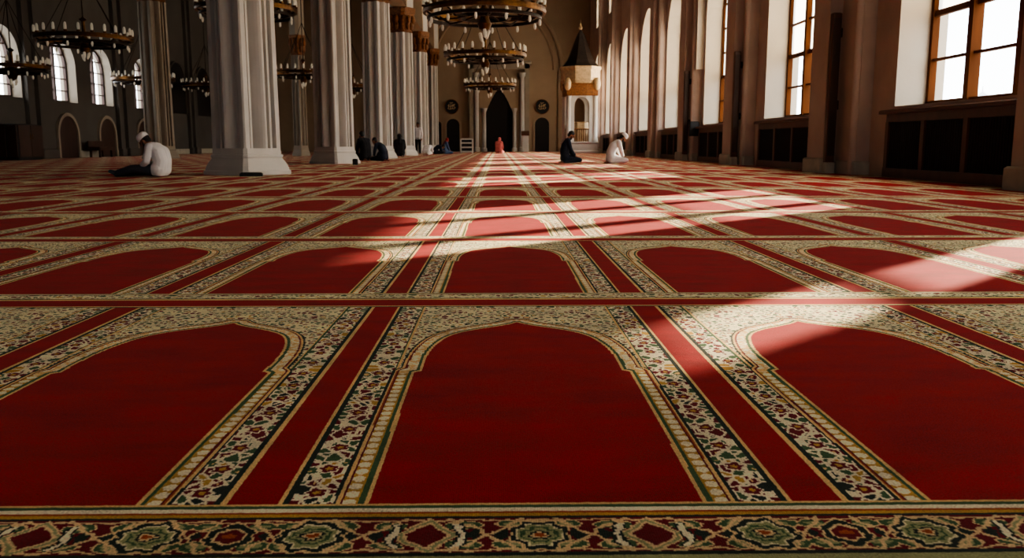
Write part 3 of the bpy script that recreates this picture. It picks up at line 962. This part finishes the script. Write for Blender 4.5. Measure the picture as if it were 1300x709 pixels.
def make_chandelier(label, loc, R=1.34):
    r = thing('chandelier', label, 'chandelier', loc, .13, 'ring chandeliers hanging over the carpet')
    n = 64
    def hoop(Rr, z0, z1, t):
        return [[(q * math.cos(2 * PI * j / n), q * math.sin(2 * PI * j / n), z) for q, z in ((Rr - t, z0), (Rr + t, z0), (Rr + t * 1.4, (z0 + z1) / 2), (Rr + t, z1), (Rr - t, z1))] for j in range(n + 1)]
    MB().loft(hoop(R, -.07, .05, .03), caps=False).build('outer_ring', M['brass'], r)
    MB().loft(hoop(R * .93, -.2, -.13, .03), caps=False).build('lower_ring', M['iron'], r)
    MB().loft(hoop(R * .42, -.18, -.10, .03), caps=False).build('inner_ring', M['iron'], r)
    for j in range(8):
        g = 2 * PI * j / 8
        c, s = math.cos(g), math.sin(g)
        MB().tube([(c * R, s * R, 0), (c * R * .75, s * R * .75, -.2), (c * R * .42, s * R * .42, -.16), (c * .12, s * .12, -.05)], .022, 6).build('spoke', M['iron'], r)
    MB().lathe([(.03, -.45), (.12, -.4), (.16, -.28), (.1, -.15), (.12, 0), (.06, .1), (.05, .5), (.12, .55), (.03, .62)], 16).build('hub', M['brass'], r, True)
    for j in range(4):
        g = 2 * PI * (j + .5) / 4
        MB().tube([(math.cos(g) * R, math.sin(g) * R, .03), (math.cos(g) * .3, math.sin(g) * .3, 1.6), (0, 0, 2.2)], .012, 5).build('chain', M['iron'], r)
    MB().tube([(0, 0, .55), (0, 0, ZT - loc[2])], .02, 6).build('rod', M['iron'], r)
    lm = MB().lathe([(.015, 0), (.035, .01), (.042, .08), (.038, .15), (.025, .2), (.006, .215)], 10).mesh('lamp', True); lm.materials.append(M['lamp'])
    cm = MB().lathe([(.015, -.05), (.05, -.04), (.06, 0), (.04, .01)], 10).mesh('lamp_cup', True); cm.materials.append(M['brass'])
    sm = MB().lathe([(.008, -.14), (.025, -.12), (.034, -.07), (.025, -.01), (.012, 0)], 8).mesh('small_lamp', True); sm.materials.append(M['lamp'])
    for j in range(24):
        g = 2 * PI * j / 24
        p = (math.cos(g) * R, math.sin(g) * R, .1)
        o = bpy.data.objects.new('lamp', lm); COL.objects.link(o); o.parent = r; o.location = p
        o2 = bpy.data.objects.new('lamp_cup', cm); COL.objects.link(o2); o2.parent = o
    for j in range(12):
        g = 2 * PI * (j + .5) / 12
        o = bpy.data.objects.new('small_lamp', sm); COL.objects.link(o); o.parent = r; o.location = (math.cos(g) * R * .93, math.sin(g) * R * .93, -.2)
    for j in range(3):
        g = 2 * PI * j / 3 + .4
        o = bpy.data.objects.new('pendant_lamp', lm); COL.objects.link(o); o.parent = r; o.location = (math.cos(g) * .12, math.sin(g) * .12, -.40 - .06 * (j == 1)); o.rotation_euler = (PI + .35 * math.sin(g), .35 * math.cos(g), 0)
    return r


CH = [(615, 152, 14, 'largest ring chandelier hanging over the middle aisle, cut by the picture top'),
      (616, 102, 70, 'middle ring chandelier of the three hanging in line over the nave'),
      (622, 65, 108, 'farthest small ring chandelier hanging in front of the prayer niche'),
      (107, 113, 49, 'wide dark ring chandelier hanging in front of the left windows'),
      (182, 74, 101, 'small ring chandelier partly hidden by the tall left aisle column'),
      (262, 60, 108, 'small dim ring chandelier peeking out left of the nearest column'),
      (385, 76, 93, 'ring chandelier hanging between the first two nave columns, by the slim pillar'),
      (313, 122, 12, 'ring chandelier high behind the nearest column, cut by the picture top'),
      (448, 65, 110, 'tiny ring chandelier glimpsed between second and third nave columns'),
      (15, 0, 85, 'ring chandelier at the left picture edge, near the leftmost window')]
c0 = None
for px, w, py, lab in CH:
    d = 2.68 * F / w if w else 29.0
    loc = from_pixel(px, py, d)
    if c0 is None: c0 = make_chandelier(lab, loc)
    elif w == 0: make_chandelier(lab, loc, 1.13)
    else: dup(c0, loc, .13 + .1 * (px % 3), lab)

# ------------------------------------------------------------------ people
def head_frame(c, bow):
    """local head axes: forward tilted down by bow"""
    R = Matrix.Rotation(bow, 3, 'Y')
    return lambda x, y, z: tuple(Vector(c) + R @ Vector((x, y, z))), R


def person(label, loc, rz, pose, top, bottom, voxel=.008, headwear=None, beard=False, detail=True, group=None, scarf=None, bow=.5, spine=None, k=1.0):
    """one seated or standing figure facing local +X: a continuous body, clothes and hair as children"""
    root = thing('person', label, 'person', loc, rz, group)
    if k != 1: root.scale = (k, k, k)
    hip, waist, chest, sho, neck, head = spine
    B = MB(); S = MB(); T = MB()
    V3 = lambda p, y: (p[0], y, p[1])
    # torso, built as twin chains so that it is broader than deep
    for s in (-1, 1):
        B.chain([(V3(hip, s * .075), .105), (V3(waist, s * .065), .092), (V3(chest, s * .075), .098), (V3(sho, s * .09), .07)])
        S.chain([(V3(hip, s * .085), .135), (V3(waist, s * .075), .122), (V3(chest, s * .088), .125), (V3(sho, s * .10), .085)])
    S.chain([(V3(hip, 0), .135), (V3(waist, 0), .122), (V3(chest, 0), .128), (V3(sho, 0), .09)])
    B.cap(V3(sho, -.165), .052, V3(sho, .165), .052); S.cap(V3(sho, -.165), .072, V3(sho, .165), .072)
    B.chain([(V3(sho, 0), .065), (V3(neck, 0), .056), (V3(head, 0), .052)])
    S.chain([(V3(sho, 0), .085), (((sho[0] * .6 + neck[0] * .4), 0, (sho[1] * .6 + neck[1] * .4)), .068)])
    # head
    H, R = head_frame(V3(head, 0), bow)
    B.ell(H(-.01, 0, .02), (.098, .077, .105), 18, 12, R)
    B.ell(H(.03, 0, -.055), (.058, .055, .062), 14, 9, R)
    B.cap(H(.088, 0, .015), .010, H(.108, 0, -.022), .015)
    B.ell(H(.106, .010, -.026), (.012, .009, .009), 8, 6, R); B.ell(H(.106, -.010, -.026), (.012, .009, .009), 8, 6, R)
    B.cap(H(.082, -.04, .028), .012, H(.082, .04, .028), .012)
    B.cap(H(.085, -.02, -.058), .008, H(.085, .02, -.058), .008); B.cap(H(.083, -.017, -.068), .008, H(.083, .017, -.068), .008)
    B.ell(H(.075, 0, -.098), (.022, .026, .02), 10, 7, R)
    for s in (-1, 1): B.ell(H(-.005, s * .08, -.01), (.022, .012, .033), 8, 7, R)
    # legs
    legs = []
    for s in (-1, 1):
        if pose == 'kneel':
            kn = (.43, s * .13, .10); an = (-.03, s * .12, .065); toe = (-.17, s * .09, .035); hj = (hip[0] + .02, s * .09, hip[1] - .03)
        elif pose == 'longsit':
            kn = (.46, s * .13 + .02, .12 + .03 * s); an = (.80, s * .07, .06); toe = (.88, s * .13, .10); hj = (hip[0], s * .09, hip[1] - .02)
        else:
            kn = (.02, s * .1, .50); an = (0, s * .1, .08); toe = (.15, s * .12, .035); hj = (hip[0], s * .09, hip[1] - .02)
        B.chain([(hj, .078), (kn, .05), (an, .036)]); B.chain([(an, .036), (toe, .026)])
        legs.append((hj, kn, an, toe))
        T.chain([(hj, .10), (kn, .072), (an, .058)])
        if pose == 'longsit': T.cap(an, .046, toe, .036)
        if pose != 'stand': T.cap(hj, .1, ((hj[0] + kn[0]) / 2, hj[1], (hj[2] + kn[2]) / 2), .098)
    T.cap(V3(hip, -.085), .128, V3(hip, .085), .128)
    if pose == 'kneel':
        S.cap(V3(hip, -.09), .14, V3(hip, .09), .14)
        for s in (-1, 1): S.cap((hip[0] - .02, s * .09, hip[1] - .05), .125, (hip[0] + .12, s * .1, hip[1] - .03), .10)
    if pose == 'longsit':
        S.cap(V3(hip, -.095), .136, V3(hip, .095), .136); S.cap((.06, -.09, .125), .11, (.06, .09, .125), .11)
    # arms and hands
    for s in (-1, 1):
        sh = Vector(V3(sho, s * .175))
        if pose == 'stand':
            el = sh + Vector((-.02, s * .05, -.29)); wr = el + Vector((.08, -s * .01, -.25)); fd = Vector((.25, -s * .05, -.97))
        elif pose == 'longsit':
            el = sh + Vector((.03, s * .05, -.25)); wr = Vector((sh.x + .16, s * .13, .21)); fd = Vector((.93, -s * .1, -.28))
        else:
            el = sh + Vector((.06, s * .05, -.26)); wr = Vector((max(.27, sh.x + .13), s * .13, .225)); fd = Vector((.9, -s * .1, -.32))
        fd.normalize()
        B.chain([(sh, .05), (el, .038), (wr, .026)])
        S.chain([(sh, .072), (el, .060), (el.lerp(wr, .88), .052)])
        sd = fd.cross(Vector((0, 0, 1))).normalized(); up = sd.cross(fd).normalized()
        pc = wr + fd * .055
        for q in range(4): B.cap(wr + sd * (q - 1.5) * .012, .016, wr + fd * .085 + sd * (q - 1.5) * .021, .0125)
        for q, L in enumerate((.060, .072, .068, .052)):
            b0 = wr + fd * .085 + sd * (q - 1.5) * .022
            m_ = b0 + fd * L * .55 + sd * (q - 1.5) * .004 - up * .006
            B.chain([(b0, .0105), (m_, .0095), (m_ + fd * L * .42 - up * L * .28 + sd * (q - 1.5) * .002, .008)])
        th = wr + fd * .03 - sd * s * .026 * 1
        B.chain([(th, .014), (th + fd * .035 - sd * s * .028, .011), (th + fd * .062 - sd * s * .034 - up * .006, .009)])
    body = B.organic('body', M['skin'], root, voxel, 3, .4)
    S.organic('robe' if pose == 'kneel' and top == bottom else 'shirt', M[top], root, max(voxel, .009), 6, .5)
    T.organic('trousers', M[bottom], root, max(voxel, .009), 6, .5)
    # hair, cap, beard
    hr = MB()
    hr.ell(H(-.022, 0, .035), (.100, .084, .10), 18, 12, R); hr.ell(H(-.055, 0, -.03), (.055, .07, .06), 12, 8, R)
    hr.organic('hair', M['hair'], root, max(voxel, .008), 2, .4)
    if headwear == 'cap':
        nseg = 24
        rings = []
        for rr_, zz in ((.103, .03), (.107, .05), (.107, .085), (.098, .115), (.075, .138), (.04, .148), (.004, .151)):
            rings.append([H(-.018 + rr_ * 1.03 * math.cos(2 * PI * j / nseg), rr_ * .88 * math.sin(2 * PI * j / nseg), zz) for j in range(nseg)])
        MB().loft(rings).build('cap', M['white_cloth'], root, True)
    if headwear == 'scarf':
        sm = MB(); sm.ell(H(-.02, 0, .03), (.115, .1, .12), 18, 12, R); sm.cap(H(-.03, 0, -.05), .09, V3((neck[0] - .02, neck[1] - .03), 0), .11)
        sm.cap(V3((neck[0], neck[1] - .03), 0), .11, V3((chest[0], chest[1]), 0), .14)
        sm.organic('headscarf', M[scarf], root, max(voxel, .008), 3, .4)
    if beard:
        bd_ = MB(); bd_.ell(H(.045, 0, -.088), (.056, .058, .052), 14, 9, R); bd_.ell(H(.055, 0, -.13), (.036, .04, .04), 10, 7, R)
        for s in (-1, 1): bd_.cap(H(.02, s * .066, -.03), .014, H(.05, s * .05, -.09), .02)
        bd_.organic('beard', M['hair'], root, max(voxel, .007), 2, .4)
    if detail:
        for s in (-1, 1): MB().ell(H(.083, s * .033, .008), (.013, .015, .011), 10, 7, R).build('eye', M['eye'], root, True)
    return root


UP = [(0, .20), (-.03, .36), (.02, .55), (.07, .68), (.12, .76), (.18, .845)]
LEAN = [(0, .20), (-.01, .34), (.08, .52), (.20, .63), (.28, .69), (.37, .76)]
SLOUCH = [(0, .14), (-.04, .28), (.00, .43), (.11, .53), (.19, .585), (.275, .635)]
STAND = [(0, .92), (-.01, 1.10), (.0, 1.28), (.0, 1.43), (.015, 1.52), (.03, 1.64)]
BOWED = [(0, .20), (.06, .32), (.18, .42), (.30, .46), (.38, .46), (.47, .43)]

person('man in white shirt and white cap sitting with dark trousered legs stretched left', (-5.98, 15.6, 0), PI - .12, 'longsit', 'white_cloth', 'grey_trouser', .007, 'cap', True, bow=.75, spine=SLOUCH)
person('dark-haired man in navy robe kneeling upright beside the white-clad man', (2.05, 26.6, 0), .08, 'kneel', 'navy_cloth', 'navy_cloth', .007, None, True, bow=.7, spine=UP)
person('man in white robe and white skullcap kneeling bent forward on the carpet', (3.35, 25.9, 0), .06, 'kneel', 'white_cloth', 'white_cloth', .007, 'cap', True, bow=.85, spine=LEAN)
G_ = 'people gathered by the columns'
person('larger dark-clad person seated right of the second column', (-4.62, 30.6, 0), 2.4, 'kneel', 'black_cloth', 'black_cloth', .012, None, True, False, G_, bow=.3, spine=UP, k=1.06)
person('smaller dark-robed person seated against the left side of the third column', (-3.85, 29.6, 0), 2.8, 'kneel', 'navy_cloth', 'black_cloth', .012, None, False, False, G_, bow=.5, spine=LEAN, k=.9)
person('dark-clad person seated between the third and fourth columns', (-4.35, 38.9, 0), 1.7, 'kneel', 'black_cloth', 'navy_cloth', .012, 'scarf', False, False, G_, scarf='black_cloth', bow=.3, spine=UP, k=1.05)
person('standing dark-haired person in white top and dark trousers between columns', (-4.45, 49.2, 0), -1.9, 'stand', 'white_cloth', 'black_cloth', .014, None, False, False, G_, bow=.1, spine=STAND)
person('person in white bowing low beside the fifth column', (-3.75, 46.0, 0), 1.3, 'kneel', 'white_cloth', 'white_cloth', .014, None, False, False, G_, bow=1.1, spine=BOWED)
person('small dark-clad person bowing near the last column', (-3.55, 49.5, 0), .2, 'kneel', 'navy_cloth', 'black_cloth', .014, None, False, False, G_, bow=1.1, spine=BOWED)
person('person in blue-grey with red scarf seated in front of the arched left back door', (-3.05, 50.3, 0), .5, 'kneel', 'blue_cloth', 'blue_cloth', .014, 'scarf', False, False, G_, scarf='red_cloth', bow=.4, spine=UP, k=.95)
person('person in pink robe and headscarf kneeling before the prayer niche', (.05, 54.0, 0), 1.2, 'kneel', 'pink_cloth', 'pink_cloth', .014, 'scarf', False, False, None, scarf='pink_cloth', bow=.3, spine=UP)

# ------------------------------------------------------------------ outdoors
struct(MB().box(XR + .9, 400, -100, 400, -1.2, -1.0).build('ground', M['asphalt']))
r = thing('distant_building', 'pale distant domed building seen through the nearest right window', 'building', (168, 304, -1), .3)
MB().box(-7, 7, -5, 5, 0, 13).build('block', M['far'], r)
MB().lathe([(3.2, 13), (3.2, 15), (3.0, 16.5), (2.2, 18), (.9, 19), (.2, 19.6), (.1, 21.5)], 16).build('dome', M['far'], r, True)
MB().lathe([(.8, 0), (.8, 15), (.5, 16), (.05, 19)], 10, (-6, 0, 0)).build('tower', M['far'], r, True)

# ------------------------------------------------------------------ light
w = bpy.data.worlds.new('sky'); sc.world = w; w.use_nodes = True
nt = w.node_tree; bg = nt.nodes['Background']
bg.inputs[0].default_value = (.95, .98, 1.0, 1); bg.inputs[1].default_value = 7.0
sun = bpy.data.lights.new('sun', 'SUN'); sun.energy = 24; sun.angle = math.radians(.8); sun.color = (1, .84, .62)
so = bpy.data.objects.new('sun', sun); COL.objects.link(so)
so.rotation_euler = Vector((-1, -.95, -.333)).to_track_quat('-Z', 'Y').to_euler()
so.location = (30, 30, 20)
for ops, base, n in ((R_OPS, lambda c, z: (XR + .84, c, z), (-1, 0, 0)), (C_OPS, lambda c, z: (XR + .84, c, z), (-1, 0, 0)),
                    (L_OPS, lambda c, z: (XL - .69, c, z), (1, 0, 0)), (F_OPS, lambda c, z: (c, YF - .49, z), (0, 1, 0))):
    for op in ops:
        lt = bpy.data.lights.new('sky_portal', 'AREA'); lt.shape = 'RECTANGLE'
        z1 = arch_z(op, (op[0] + op[1]) / 2)
        lt.size = op[1] - op[0]; lt.size_y = z1 - op[2]
        lt.cycles.is_portal = True
        lo = bpy.data.objects.new('sky_portal', lt); COL.objects.link(lo)
        lo.location = base((op[0] + op[1]) / 2, (op[2] + z1) / 2)
        lo.rotation_euler = Vector(n).to_track_quat('-Z', 'Y').to_euler()
        # keep the lamp's long side upright
        q = Vector(n).to_track_quat('-Z', 'Y'); lo.rotation_euler = q.to_euler()

sc.view_settings.view_transform = 'AgX'
sc.view_settings.look = 'AgX - Medium High Contrast'
sc.view_settings.exposure = 0.18
sc.cycles.use_denoising = True
sc.cycles.max_bounces = 8
sc.cycles.diffuse_bounces = 5
sc.cycles.transparent_max_bounces = 12
sc.cycles.sample_clamp_indirect = 6
